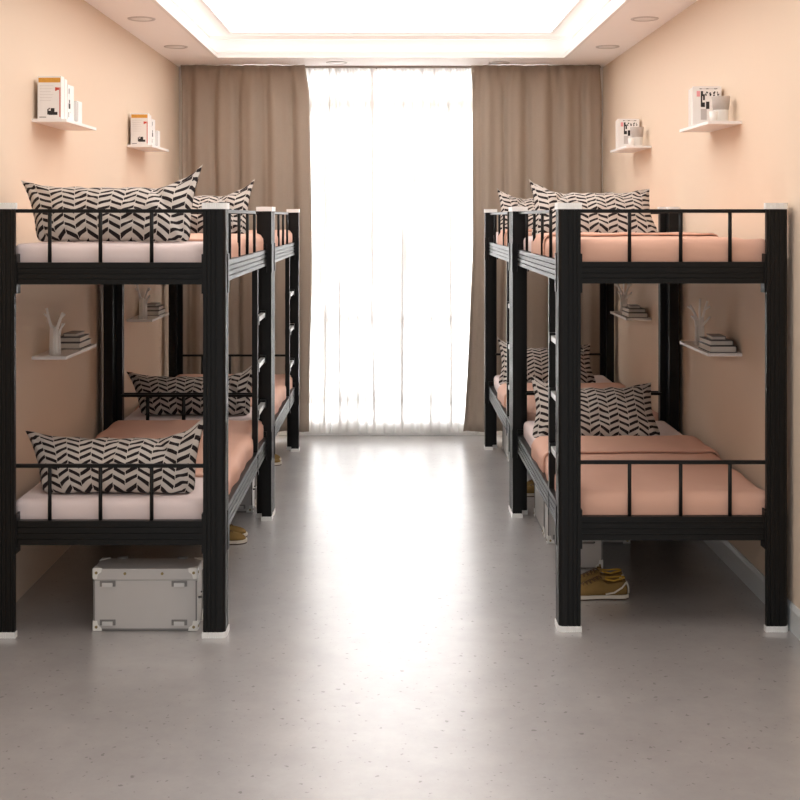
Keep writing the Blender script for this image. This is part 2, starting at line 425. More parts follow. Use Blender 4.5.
def make_bed():
    bed = thing('bunk_bed', 'x', 'bunk bed')
    for sx in (1, -1):
        for sy in (1, -1):
            add_post(bed, sx*HX, sy*-HY, -sx, sy)
    for z0, z1 in ((0.382, 0.482), (1.463, 1.554)):
        h = z1-z0
        for sx in (1, -1):
            b = MB(); b.prism([(sx*(HX-0.028-d), z0+z) for d, z in rail_profile(h, 0.03, 4, 0.007)], -HY+0.09, HY-0.09, axis='y'); b.build('side_rail', 'black', bed)
        for sy in (1, -1):
            b = MB(); b.prism([(sy*(HY-0.012-d), z0+z) for d, z in rail_profile(h, 0.03)], -HX+0.08, HX-0.08, axis='x'); b.build('end_rail', 'black', bed)
        b = MB()
        b.box(-HX+0.0585, HX-0.0585, -HY+0.12, HY-0.12, z1-0.09, z1-0.072)
        for k in range(6):
            y = -HY+0.25+k*0.313
            b.box(-HX+0.0585, HX-0.0585, y-0.02, y+0.02, z1-0.098, z1-0.09)
        b.build('bed_board', 'board', bed)
    # end guards: a top bar on three rods, on all four ends
    for zr, zt in ((0.482, 0.708), (1.554, 1.768)):
        for sy in (1, -1):
            y = sy*(HY-0.028)
            b = MB(); b.box(-HX+0.085, HX-0.085, y-0.008, y+0.008, zt-0.008, zt+0.008, bevel=0.003)
            for x in (-0.252, -0.041, 0.172) if sy < 0 else (-0.244, -0.036, 0.180):
                b.tube([(x, y, zr-0.004), (x, y, zt)], 0.008, 10)
            b.build('end_guard', 'black', bed)
    # aisle side guard of the upper bunk (aisle = +x, head = -y)
    b = MB(); x = HX-0.043
    zt = 1.768
    b.box(x-0.008, x+0.008, -HY+0.09, -HY+1.478, zt-0.008, zt+0.008, bevel=0.003)
    for yy in (0.46, 0.81, 1.15, 1.47):
        b.tube([(x, -HY+yy, 1.550), (x, -HY+yy, zt)], 0.008, 10)
    b.build('side_guard', 'black', bed)
    # ladder on the aisle side at the foot end
    ly = -HY+1.51
    b = MB(); b.box(x-0.016, x+0.015, ly-0.015, ly+0.015, 0.45, 1.475, bevel=0.003)
    b.box(x+0.0151, x+0.018, ly-0.012, ly+0.012, 0.36, 0.47); lad = b.build('ladder_rail', 'black', bed)
    for zr in (0.675, 0.93, 1.185):
        b = MB(); b.box(x-0.014, x+0.012, ly+0.015, HY-0.10, zr-0.013, zr+0.013, bevel=0.004)
        r = b.build('ladder_rung', 'rung', bed); r['label'] = 'light steel rung'
        b = MB(); b.box(x-0.02, x+0.018, ly-0.004+0.0195, ly+0.055, zr-0.024, zr+0.024, bevel=0.003)
        b.build('rung_clamp', 'black', r)
        b = MB(); b.box(x-0.02, x+0.014, HY-0.15, HY-0.10, zr-0.024, zr+0.024, bevel=0.003); b.build('rung_clamp', 'black', r)
    return bed
bed0 = make_bed()
BEDS = {}   # key -> (X, Y, rot)
LX, RX = -0.686-HX, 0.705+HX
BEDS['ln'] = (LX, 5.09+HY, 0); BEDS['lf'] = (LX, 5.09+HY+2.07, 0)
BEDS['rn'] = (RX, 5.165+HY, PI); BEDS['rf'] = (RX, 5.165+HY+2.07, PI)
bed_labels = {'ln': 'black metal bunk bed on the left, nearest the viewer, ladder at its far end',
              'lf': 'black metal bunk bed on the left, beside the window curtain',
              'rn': 'black metal bunk bed on the right, nearest the viewer, ladder at its near end',
              'rf': 'black metal bunk bed on the right, beside the window curtain'}
for i, k in enumerate(('ln', 'lf', 'rn', 'rf')):
    X, Y, r = BEDS[k]
    if i == 0:
        bed0.location = (X, Y, 0); bed0['label'] = bed_labels[k]; bed0['group'] = 'black metal bunk beds'
    else: dup(bed0, (X, Y, 0), r, bed_labels[k], 'black metal bunk beds')

# ------------------------------------------------------------------ mattress
MHX, MHY, MT = HX-0.063, HY-0.055, 0.150
def rbox(hx, hy, h, r, seed=0, n=5, wob=0.003):
    """soft rounded slab sitting at z=0"""
    mb = MB(); bm = mb.bm
    def axis(hh, n_in):
        a = [-hh + r*(1-math.cos(PI/2*k/n)) for k in range(n)]
        inn = [-(hh-r) + 2*(hh-r)*k/n_in for k in range(n_in+1)]
        return a + inn + [-q for q in a[::-1]]
    xs = axis(hx, 14); ys = axis(hy, 34); zs = [(z+h/2) for z in axis(h/2, 2)]
    def proj(x, y, z):
        cx = max(-hx+r, min(hx-r, x)); cy = max(-hy+r, min(hy-r, y)); cz = max(r, min(h-r, z))
        d = Vector((x-cx, y-cy, z-cz))
        if d.length > 1e-9:
            m = max(abs(d.x), abs(d.y), abs(d.z)); d = d.normalized()*m
        p = Vector((cx, cy, cz)) + d
        if z > 0.02:
            n_ = noise.noise(Vector((x*5+seed, y*5, z*6)))
            p.z += wob*n_; p.x += wob*1.5*n_*(abs(x) > hx-r); p.y += wob*n_*(abs(y) > hy-r)
        return p
    cache = {}
    def v(x, y, z):
        k = (round(x, 5), round(y, 5), round(z, 5))
        if k not in cache: cache[k] = bm.verts.new(proj(x, y, z))
        return cache[k]
    def quad(a, b_, c, d):
        try: f = bm.faces.new((a, b_, c, d)); f.smooth = True
        except ValueError: pass
    for i in range(len(xs)-1):
        for j in range(len(ys)-1):
            for z in (zs[0], zs[-1]): quad(v(xs[i], ys[j], z), v(xs[i+1], ys[j], z), v(xs[i+1], ys[j+1], z), v(xs[i], ys[j+1], z))
    for i in range(len(xs)-1):
        for k in range(len(zs)-1):
            for y in (ys[0], ys[-1]): quad(v(xs[i], y, zs[k]), v(xs[i+1], y, zs[k]), v(xs[i+1], y, zs[k+1]), v(xs[i], y, zs[k+1]))
    for j in range(len(ys)-1):
        for k in range(len(zs)-1):
            for x in (xs[0], xs[-1]): quad(v(x, ys[j], zs[k]), v(x, ys[j+1], zs[k]), v(x, ys[j+1], zs[k+1]), v(x, ys[j], zs[k+1]))
    return mb
mt = rbox(MHX, MHY, MT, 0.035, 1)
mat0 = mt.build('mattress', 'mattress')
BOARD = {'l': 0.482-0.072, 'u': 1.554-0.072}
W_SIDE = {'l': 'left', 'r': 'right'}
def where(k, lev):
    return '%s bunk of the %s %s bed' % ('upper' if lev == 'u' else 'lower', 'near' if k[1] == 'n' else 'far', W_SIDE[k[0]])
first = True
for k in ('ln', 'lf', 'rn', 'rf'):
    for lev in ('u', 'l'):
        X, Y, r = BEDS[k]
        o = mat0 if first else mat0.copy()
        if not first: COL.objects.link(o)
        first = False
        o.location = (X, Y, BOARD[lev]); o.rotation_euler = (0, 0, r)
        tag(o, 'pale pink mattress on the ' + where(k, lev), 'mattress', 'pale pink mattresses')

# ------------------------------------------------------------------ blanket (head at -y)
def blanket_mesh(ystart, seed, cuff, zoff=0.006, drop_side=0.085, drop_foot=0.10):
    hx, hy, top, r = MHX+0.004, MHY+0.004, MT, 0.035
    def bend(o):              # overflow distance -> (out, down)
        if o <= 0: return 0, 0
        L = r*PI/2
        if o < L:
            a = o/r; return r*math.sin(a), r*(1-math.cos(a))
        return r, r + (o-L)
    def mk(y0, yend, lift, ext_foot, side_extra=0.0, nv=70):
        mb = MB()
        ax = (hx-r) + r*PI/2 + drop_side + side_extra
        def fn(u, v):
            a = -ax + 2*ax*u
            yy = y0 + (yend-y0)*v
            sx = 1 if a > 0 else -1
            ox, dx = bend(abs(a)-(hx-r)); oy, dy = bend(yy-(hy-r)) if ext_foot else (0, 0)
            x = sx*(min(abs(a), hx-r) + ox); y = min(yy, hy-r)+oy if ext_foot else yy
            if ox > 0 and oy > 0:
                d = math.hypot(ox, oy)
                if d > r: x -= sx*ox*(1-r/d)*0.8; y -= oy*(1-r/d)*0.8
            down = max(dx, dy) + 0.25*min(dx, dy)
            z = top - min(down, 0.125) + zoff + lift
            w = 0.006*noise.noise(Vector((x*4+seed, yy*3.5, 1))) + 0.0035*noise.noise(Vector((x*11+seed, yy*7, 4))) \
                + 0.004*math.sin(yy*14+3*noise.noise(Vector((x*3, yy*2, seed))))*max(0, abs(a)-(hx-0.12))/0.12
            z += max(-0.003, w)
            if dx > r*0.7:        # vertical folds on the hanging side
                x += sx*(0.006*math.sin(yy*17+seed)*math.sin(yy*5.3) + lift*0.7)
            elif dx > 0: x += sx*lift*0.5
            if v < 0.03: z -= 0.004; 
            return (x, y, z)
        mb.grid(fn, 56, nv)
        return mb
    foot_len = (hy-r) + r*PI/2 + drop_foot
    m1 = mk(ystart, foot_len, 0, True)
    cf = mk(ystart-0.012, ystart+cuff, 0.014, False, -0.008, 30) if cuff else None
    return m1, cf
def make_blanket(ystart, seed, cuff):
    t = thing('blanket', 'x', 'blanket')
    m1, cf = blanket_mesh(ystart, seed, cuff)
    o = m1.build('cover', 'blanket', t, fix=False); md = o.modifiers.new('t', 'SOLIDIFY'); md.thickness = 0.009; md.offset = 1
    # normals up
    if cf:
        o = cf.build('folded_cuff', 'blanket', t, fix=False); md = o.modifiers.new('t', 'SOLIDIFY'); md.thickness = 0.009; md.offset = 1
    return t
bl_left = make_blanket(-HY+0.50, 2.0, 0.0)
bl_right = make_blanket(-HY+0.74, 9.0, 0.42)
used = set()
for k in ('ln', 'lf', 'rn', 'rf'):
    for lev in ('u', 'l'):
        X, Y, r = BEDS[k]; src = bl_left if k[0] == 'l' else bl_right
        lab = 'salmon blanket spread over the ' + where(k, lev)
        loc = (X, Y, BOARD[lev])
        if src.name not in used:
            used.add(src.name); src.location = loc; src.rotation_euler = (0, 0, r); src['label'] = lab; src['group'] = 'salmon blankets'
        else: dup(src, loc, r, lab, 'salmon blankets')

# ------------------------------------------------------------------ pillow
def pillow(W, H, T, tilt, seed, lobe=1, flare=(0.05, 0.07), name='pillow', bottom_spread=0.0, taper=(0, 0)):
    """stands on its long edge leaning back (+y), front towards -y, rests at z=0. lobe = side of the folded, raised corner"""
    mb = MB()
    def pos(u, v, side):
        a, c = 2*u-1, 2*v-1
        x = a*W/2*(1-0.07*(1-c*c))*(1+(taper[0] if a < 0 else taper[1])*c); h = c*H/2*(1-0.10*(1-a*a))
        e = (max(0, 1-abs(a)**2.6))**0.62 * (max(0, 1-abs(c)**(2.4 if c > 0 else 4.5)))**0.62
        t = side*T/2*e
        if c < -0.5: x *= 1-0.11*((-c-0.5)/0.5)**2
        # pleats running in from the corners
        for ca, cc in ((-1, 1), (1, 1), (-1, -1), (1, -1)):
            dx, dz = (a-ca)*W/2, (c-cc)*H/2; rr_ = math.hypot(dx, dz)
            if rr_ < 0.2: t += side*0.009*math.sin(math.atan2(dz*cc, -dx*ca)*9+seed+ca)*math.exp(-((rr_-0.07)/0.06)**2)
        n1 = noise.noise(Vector((a*2.0+seed, c*2.0, side*2)))
        t += side*0.018*n1*e + side*0.012*noise.noise(Vector((a*6+seed, c*5, side)))*e
        # edge puckers
        pk = (abs(c)**6)*(1-abs(a)**8)
        t += 0.006*math.sin(a*23+seed)*pk
        h += 0.004*math.sin(a*17+seed*2)*pk
        # crease that separates the raised corner lobe
        if lobe:
            s = lobe*a
            dl = (s-0.60) - 0.34*(-c+0.35)
            t -= side*0.034*math.exp(-(dl/0.055)**2)*e*(0.5+0.5*max(0, c+0.3))*(1 if side < 0 else 0.5)
        # sag: top edge rolls back
        bend_ = max(0, c)**1.5
        P = Vector((x, t + 0.05*bend_, h))
        return P, a, c
    R = Matrix.Rotation(-(PI/2-tilt), 3, 'X')
    def fin(u, v, side):
        P, a, c = pos(u, v, side)
        P = R @ P
        fl = flare[1] if a*lobe > 0 else flare[0]
        k = max(0, (abs(a)-0.45)/0.55)**2.0*max(0, (c+0.15)/1.15)**1.2
        P.z += fl*k; P.y -= 0.35*fl*k
        # bottom corners spread out
        kb = max(0, (abs(a)-0.7)/0.3)**2*max(0, -c)
        P.x += bottom_spread*kb*(1 if a > 0 else -1)
        return P
    zs = [fin(i/20, j/20, s).z for i in range(21) for j in range(21) for s in (-1, 1)]
    zmin = min(zs); lift = 0.03
    def flat(P):
        z = P.z - zmin - lift
        if z < 0.012: z = 0.012*math.exp((z-0.012)/0.03)*1.0
        return (P.x, P.y, z)
    n1, n2 = 64, 44
    for side in (-1, 1):
        mb.grid(lambda u, v: flat(fin(u, v, side)), n1, n2, uvf=lambda u, v: ((u-0.5)*W*1.04+0.5, (v-0.5)*H*1.12))
    bmesh.ops.remove_doubles(mb.bm, verts=mb.bm.verts, dist=0.0006)
    o = mb.build(name, 'herringbone')
    return o
pl_left = pillow(0.735, 0.330, 0.215, D2R(62), 1.3, lobe=1, flare=(0.030, 0.100), taper=(0.17, 0.03))
pl_left_low = pillow(0.735, 0.300, 0.215, D2R(60), 2.1, lobe=1, flare=(0.025, 0.100), taper=(0.17, 0.03))
pl_right = pillow(0.675, 0.365, 0.17, D2R(56), 4.1, lobe=-1, flare=(0.02, 0.075), bottom_spread=0.03)
MTOP = {l: BOARD[l]+MT for l in BOARD}
PN = []
def put_pillow(src, x, y, z, rz, lab, firstuse):
    o = src if firstuse else src.copy()
    if not firstuse: COL.objects.link(o)
    o.location = (x, y, z); o.rotation_euler = (0, 0, rz)
    tag(o, lab, 'pillow', 'black and cream herringbone pillows')
seen = set()
for k in ('ln', 'lf', 'rn', 'rf'):
    for lev in ('u', 'l'):
        X, Y, r = BEDS[k]
        dy = 2.07 if k[1] == 'f' else 0
        if k[0] == 'l': src, x, y, rz = (pl_left if lev == 'u' else pl_left_low), -1.205+(0.0 if lev == 'u' else 0.02), 5.32+dy, 0
        else: src, x, y, rz = pl_right, (1.10 if lev == 'u' else 1.10), (6.70 if lev == 'u' else 6.66)+dy, 0
        put_pillow(src, x, y, MTOP[lev]+0.001, rz, 'black and cream herringbone pillow on the ' + where(k, lev), src.name not in seen)
        seen.add(src.name)

# ------------------------------------------------------------------ wall shelves and what is on them
SH_D, SH_L, SH_T = 0.165, 0.59, 0.015
def shelf(sx, y0, z, lab):
    b = MB(); X = sorted((sx*WX, sx*(WX-SH_D)))
    b.box(X[0], X[1], 0, SH_L, -SH_T, 0, bevel=0.0015); o = b.build('wall_shelf', 'white'); o.location = (0, y0, z)
    tag(o, lab, 'wall shelf', 'white wall shelves'); return o
SHELVES = {}
for sd, sx, ys in (('l', -1, (5.80, 7.885)), ('r', 1, (5.935, 8.00))):
    for i, y in enumerate(ys):
        for lev, z in (('u', 2.207), ('l', 1.085)):
            lab = 'white floating shelf on the %s wall, %s one %s' % (W_SIDE[sd], 'near' if i == 0 else 'far',
                  'above the upper bunk' if lev == 'u' else 'inside the lower bunk')
            SHELVES[(sd, i, lev)] = (y, z); shelf(sx, y, z, lab)
def sh_where(sd, i, lev):
    return '%s %s %s shelf' % ('near' if i == 0 else 'far', 'upper' if lev == 'u' else 'lower', W_SIDE[sd])

def book(name, w, d, h, cover, marks=(), label=None, cat='book', group=None, standing=True, loc=(0,0,0)):
    """standing block: x width, y thickness, z height; front cover faces -y, spine +x side. marks: (x0,x1,z0,z1,mat,face)"""
    t = thing(name, label, cat, loc, 0, group)
    mats = [cover] + sorted({m[4] for m in marks})
    b = MB(); th = 0.003
    b.box(-w/2, w/2, 0, th, 0, h, mi=0); b.box(-w/2, w/2, d-th, d, 0, h, mi=0); b.box(w/2-th, w/2, th, d-th, 0, h, mi=0)
    for (x0, x1, z0, z1, m, face) in marks:
        if face == 'f': b.box(x0-w/2, x1-w/2, -0.0006, 0.0002, z0, z1, mi=mats.index(m))
        else: b.box(w/2-0.0002, w/2+0.0006, x0, x1, z0, z1, mi=mats.index(m))
    b.build('cover', mats, t)
    b = MB(); b.box(-w/2+0.003, w/2-th, th, d-th, 0.003, h-0.004, mi=0); b.build('pages', 'pages', t)
    return t
rnd = random.Random(5)
# left upper shelf set: magazine, white book, thin notebook
mag_marks = [(0.004, 0.108, 0.174, 0.196, 'ink_orange', 'f'),
             (0.088, 0.1015, 0.138, 0.150, 'ink_red', 'f'), (0.083, 0.090, 0.134, 0.151, 'ink_red', 'f'),
             (0.1035, 0.108, 0.010, 0.150, 'ink_red', 'f'),
             (0.046, 0.052, 0.022, 0.048, 'ink', 'f'), (0.052, 0.062, 0.020, 0.040, 'ink', 'f'), (0.062, 0.080, 0.020, 0.052, 'ink', 'f'),
             (0.080, 0.094, 0.020, 0.034, 'ink', 'f'), (0.052, 0.058, 0.046, 0.053, 'ink', 'f'),
             (0.008, 0.040, 0.008, 0.011, 'ink', 'f')]
for k in range(6): mag_marks.append((0.010, 0.075-0.006*(k % 3), 0.158-0.014*k, 0.1590-0.014*k, 'ink_grey', 'f'))
spine = [(0.012, 0.040, 0.02+0.02*k, 0.024+0.02*k, 'ink_grey', 's') for k in range(8)]
magL = book('magazine', 0.112, 0.052, 0.204, 'cover_white', mag_marks, 'x', 'magazine')
bkA = book('book', 0.112, 0.05, 0.197, 'cover_white', [(0.0, 0.002, 0.0, 0.197, 'ink_grey', 's')], 'x', 'book')
bkB = book('book', 0.110, 0.100, 0.178, 'cover_white', [(0.012, 0.018, 0.02, 0.045, 'ink', 's'), (0.014, 0.04, 0.062, 0.088, 'ink', 's'), (0.02, 0.034, 0.09, 0.106, 'ink', 's'),
                                              (0.016, 0.024, 0.135, 0.160, 'ink', 's'), (0.03, 0.050, 0.045, 0.048, 'ink_grey', 's'), (0.03, 0.034, 0.11, 0.16, 'ink_grey', 's')], 'x', 'book')
bkC = book('notebook', 0.10, 0.080, 0.112, 'cover_white', [(0.004, 0.020, 0.01, 0.108, 'ink_grey', 's')], 'x', 'notebook')
x_l = -WX+0.076
def place(src, loc, rz, lab, group=None, usedset=used):
    if src.name not in usedset:
        usedset.add(src.name); src.location = loc; src.rotation_euler = (0, 0, rz); src['label'] = lab
        if group: src['group'] = group
        return src
    return dup(src, loc, rz, lab, group)
for i in (0, 1):
    y0, z = SHELVES[('l', i, 'u')]; wz = sh_where('l', i, 'u')
    place(magL, (x_l, y0+0.03, z), 0, 'white magazine with orange band and red mark on the ' + wz, 'orange banded magazines')
    place(bkA, (x_l, y0+0.086, z), 0, 'plain white book right behind the magazine on the ' + wz, 'plain white books')
    place(bkB, (x_l-0.001, y0+0.158, z), D2R(-2), 'white book with black marks on its side on the ' + wz, 'white books with black marks')
    place(bkC, (x_l+0.012, y0+0.30, z), D2R(-4), 'small pale notebook standing last in the row on the ' + wz, 'small pale notebooks')
# right upper shelf set: magazine, pot, little glass
def letters(x, z, s, n, mat, rr):
    out = []
    for k in range(n):
        xx = x+k*s*1.25
        for _ in range(3):
            a, c = rr.uniform(0, 0.5)*s, rr.uniform(0, 0.8)*s
            out.append((xx+a, xx+a+s*rr.uniform(0.15, 0.45), z+c, z+c+s*rr.uniform(0.2, 0.6), mat, 'f'))
    return out
rr = random.Random(3)
mR = [(0.010, 0.110, 0.186, 0.189, 'ink_grey', 'f'), (0.012, 0.022, 0.1855, 0.1895, 'ink', 'f'), (0.046, 0.060, 0.1855, 0.1895, 'ink', 'f'), (0.09, 0.104, 0.1855, 0.1895, 'ink', 'f'),
      (-0.004, 0.014, 0.148, 0.176, 'ink_pink', 'f'), (0.018, 0.030, 0.150, 0.176, 'ink', 'f'), (0.018, 0.026, 0.095, 0.150, 'ink', 'f'), (0.026, 0.040, 0.095, 0.118, 'ink', 'f'),
      (0.030, 0.040, 0.130, 0.160, 'ink', 'f'), (0.046, 0.064, 0.085, 0.122, 'ink', 'f'), (0.018, 0.05, 0.03, 0.085, 'ink_grey', 'f')]
mR += letters(0.040, 0.150, 0.0165, 4, 'ink', rr) + letters(0.042, 0.152, 0.0165, 4, 'ink', rr)
magR = book('magazine', 0.144, 0.022, 0.200, 'cover_white', [(0.022+m[0]*0.95, 0.022+m[1]*0.95)+m[2:] for m in mR], 'x', 'magazine')
bkR = book('book', 0.144, 0.045, 0.197, 'cover_white', [(0.0, 0.002, 0.0, 0.197, 'ink_grey', 's')], 'x', 'book')
bkR2 = book('book', 0.140, 0.040, 0.194, 'cover_white', [(0.0, 0.002, 0.0, 0.194, 'ink_grey', 's')], 'x', 'book')
def make_pot():
    t = thing('ceramic_pot', 'x', 'pot')
    b = MB(); b.lathe([(0.001, 0.0), (0.030, 0.0), (0.033, 0.003), (0.037, 0.062), (0.0375, 0.063)], seg=32); b.build('base', 'pot_white', t)['label'] = 'white glazed lower half'
    b = MB(); b.lathe([(0.0375, 0.063), (0.0445, 0.126), (0.0445, 0.129), (0.0415, 0.129), (0.036, 0.070), (0.001, 0.068)], seg=32); b.build('rim', 'pot', t)['label'] = 'grey speckled upper half'
    return t
pot = make_pot()
def make_cup():
    b = MB(); b.lathe([(0.001, 0.0), (0.017, 0.0), (0.020, 0.052), (0.0185, 0.052), (0.0155, 0.003), (0.001, 0.003)], seg=24)
    return tag(b.build('glass_cup', 'pot_white'), 'x', 'cup')
cup = make_cup()
x_r = WX-0.078
for i in (0, 1):
    y0, z = SHELVES[('r', i, 'u')]; wz = sh_where('r', i, 'u')
    # spine of these books faces the aisle: the printed side faces the viewer
    place(magR, (x_r-0.010, y0+0.315, z), 0, 'white magazine with black print and pink mark on the ' + wz, 'black printed magazines')
    place(bkR, (x_r-0.010, y0+0.340, z), 0, 'plain white book just behind the magazine on the ' + wz, 'plain white books')
    place(bkR2, (x_r-0.008, y0+0.388, z), 0, 'shorter plain white book at the back of the ' + wz, 'shorter white books')
    place(pot, (1.627, y0+0.13, z), 0, 'grey and white ceramic pot standing on the ' + wz, 'ceramic pots')
    place(cup, (1.576, y0+0.075, z), 0, 'small white cup beside the pot on the ' + wz, 'small white cups')

# lower shelves: white branch ornament and stacked books
def make_branch(seed, spread):
    b = MB()
    for (x, y, r, h) in ((0, 0, 0.016, 0.135), (-0.013, 0.006, 0.011, 0.14), (0.014, 0.004, 0.011, 0.128), (0.022, 0.018, 0.008, 0.10), (0.002, -0.010, 0.008, 0.125)):
        b.tube([(x, y, 0), (x*0.96, y, h*0.5), (x*0.9, y, h)], [r, r*0.93, r*0.85], 12)
    def br(p0, p1, p2, r0, forks=()):
        b.tube([p0, p1, p2], [r0, r0*0.85, r0*0.7], 10)
        for q0, q1 in forks: b.tube([q0, q1], [r0*0.7, r0*0.62], 8)
    br((-0.010, 0.004, 0.125), (-0.022, 0.0, 0.165), (-0.034*spread, -0.002, 0.225), 0.0085, [((-0.024, 0, 0.178), (-0.046*spread, 0.0, 0.198))])
    br((0.012, 0.004, 0.120), (0.026, 0.002, 0.160), (0.042*spread, 0.0, 0.202), 0.0085, [((0.032, 0.001, 0.176), (0.054*spread, -0.006, 0.196))])
    br((0.022, 0.018, 0.095), (0.028, 0.020, 0.125), (0.036, 0.024, 0.150), 0.006, [((0.028, 0.02, 0.125), (0.046, 0.022, 0.150))])
    if seed == 2:
        br((0.0, 0.006, 0.12), (0.004, 0.014, 0.17), (0.002, 0.022, 0.236), 0.007)
        br((-0.014, 0.010, 0.10), (-0.034, 0.016, 0.125), (-0.050, 0.018, 0.145), 0.007)
    return tag(b.build('branch_ornament', 'branch'), 'x', 'ornament')
br0 = make_branch(1, 1.0); br1 = make_branch(2, 1.15)
def flat_book(w, l, h, cover, page):
    """lying: cover boards around pages; x width, y length"""
    t = thing('book', 'x', 'book')
    b = MB(); c = 0.003
    b.box(-w/2, w/2, -l/2, l/2, 0, c); b.box(-w/2, w/2, -l/2, l/2, h-c, h); b.box(-w/2, -w/2+c, -l/2, l/2, c, h-c)
    b.build('cover', cover, t)
    b = MB(); b.box(-w/2+c, w/2-0.003, -l/2+0.003, l/2-0.003, c, h-c); b.build('pages', page, t)
    return t
fb = [flat_book(0.128, 0.235, 0.032, 'cover_dark', 'pages'), flat_book(0.112, 0.200, 0.025, 'cover_dark', 'pages'), flat_book(0.066, 0.14, 0.018, 'cover_grey', 'pages')]
words = ('bottom', 'middle', 'top')
for sd, sx in (('l', -1), ('r', 1)):
    for i in (0, 1):
        y0, z = SHELVES[(sd, i, 'l')]; wz = sh_where(sd, i, 'l')
        if sd == 'l': by, bx, vy, vx, rz = y0+0.435, -1.612, y0+0.055, -1.605, 0
        else: by, bx, vy, vx, rz = y0+0.145, 1.612, y0+0.42, 1.595, PI
        zz = z
        for q, f in enumerate(fb):
            h = (0.032, 0.025, 0.018)[q]; ox = (0, 0.004, 0.006)[q]*(-sx)
            place(f, (bx+ox, by+(0, 0.004, 0.0)[q], zz), rz+D2R((0, 1.5, -3)[q]), ('dark', 'dark', 'small grey')[q]+' book, %s of the stack on the %s' % (words[q], wz), 'stacked books on the lower shelves')
            zz += h
        place(br0 if sd == 'l' else br1, (vx, vy, z), 0 if sd == 'l' else D2R(175), 'white branch shaped ornament standing on the ' + wz, 'white branch ornaments')

# ------------------------------------------------------------------ storage cases
def make_case():
    W, Dp, H, LH = 0.43, 0.155, 0.262, 0.047
    t = thing('storage_case', 'x', 'storage case')
    hw, hd = W/2, Dp/2
    b = MB(); b.box(-hw, hw, -hd, hd, 0.004, H-LH-0.002, bevel=0.003); body = b.build('body', 'alu', t)
    b = MB()
    for x in (-hw, hw):
        for y in (-hd, hd):
            b.box(x-0.003, x+0.003, y-0.003, y+0.003, 0.006, H-LH-0.004)
    for y in (-hd, hd): b.box(-hw+0.004, hw-0.004, y-0.002, y+0.002, 0.002, 0.010)
    b.build('edge_trim', 'alu_dark', body)
    b = MB(); b.box(-hw-0.003, hw+0.003, -hd-0.003, hd+0.003, H-LH, H, bevel=0.003); lid = b.build('lid', 'alu', t)
    for x in (-0.085, 0.072):
        b = MB(); b.tube([(x, -hd-0.003, H-0.020), (x, -hd-0.006, H-0.020)], 0.006, 12); b.build('rivet', 'brass', lid)
    for x in (-0.13, 0.13):
        b = MB(); b.tube([(x-0.02, hd+0.002, H+0.0005), (x+0.02, hd+0.002, H+0.0005)], 0.008, 12); b.build('hinge', 'alu_dark', lid)
    # corner guards: clipped squares on front, side and top/bottom
    def cg(sx, sy, up):
        b = MB(); s = 0.036; e = 0.0032
        X0, Y0 = sx*(hw+0.003), sy*(hd+0.003)
        Z0, dz = (H, -1) if up else (0.002, 1)
        poly = [(0, 0), (s, 0), (s*0.95, s*0.35), (s*0.55, s*0.65), (s*0.45, s*1.15), (0, s*1.15)]
        Y = sorted((Y0, Y0+sy*e)); b.prism([(X0-sx*a, Z0+dz*c) for a, c in poly], Y[0], Y[1], axis='y')
        Xs = sorted((X0, X0+sx*e)); b.prism([(Y0-sy*a, Z0+dz*c) for a, c in poly], Xs[0], Xs[1], axis='x')
        if up: b.prism([(X0-sx*a, Y0-sy*c) for a, c in [(0, 0), (s, 0), (s*0.5, s*0.5), (0, s)]], H, H+e, axis='z')
        g = b.build('corner_guard', 'guard', t); g['label'] = 'white metal corner guard'
        b = MB(); x = X0-sx*0.013; z = Z0+dz*0.016
        b.tube([(x, Y0+sy*e, z), (x, Y0+sy*(e+0.0025), z)], 0.006, 12)
        y = Y0-sy*0.013; b.tube([(X0+sx*e, y, z), (X0+sx*(e+0.0025), y, z)], 0.006, 12)
        b.build('rivet', 'brass', g)
    for sx in (-1, 1):
        for sy in (-1, 1):
            for up in (0, 1): cg(sx, sy, up)
    def latch(x, z):
        b = MB(); y = -hd-0.0005
        b.box(x-0.033, x+0.033, y-0.003, y, z-0.010, z+0.014, bevel=0.001); l = b.build('latch', 'alu_dark', body)
        b = MB(); b.box(x-0.022, x+0.022, y-0.012, y-0.003, z-0.010, z+0.007, bevel=0.002); b.build('latch_lever', 'lever', l)
    for x in (-0.158, 0.144):
        latch(x, H-LH-0.018); latch(x, 0.034)
    # side handle
    b = MB(); b.tube([(hw+0.004, -0.04, 0.13), (hw+0.014, -0.032, 0.13), (hw+0.014, 0.032, 0.13), (hw+0.004, 0.04, 0.13)], 0.005, 10)
    b.build('handle', 'alu_dark', body)
    return t
case = make_case()
CG = 'grey storage cases under the beds'
place(case, (-1.035, 5.258, 0), 0, 'grey storage case with white corners under the near left bed', CG)
place(case, (-1.035, 7.328, 0), 0, 'grey storage case with white corners under the far left bed', CG)
for i, dy in enumerate((0, 2.07)):
    nm = 'near' if i == 0 else 'far'
    place(case, (1.055, 6.64+dy, 0), 0, 'grey storage case standing crosswise under the %s right bed' % nm, CG)
    place(case, (0.918, 6.965+dy, 0), PI/2, 'grey storage case standing lengthwise at the far end under the %s right bed' % nm, CG)
    if i == 0: place(case, (0.968, 6.315, 0), -PI/2, 'grey storage case standing end on behind the olive sneakers under the near right bed', CG)

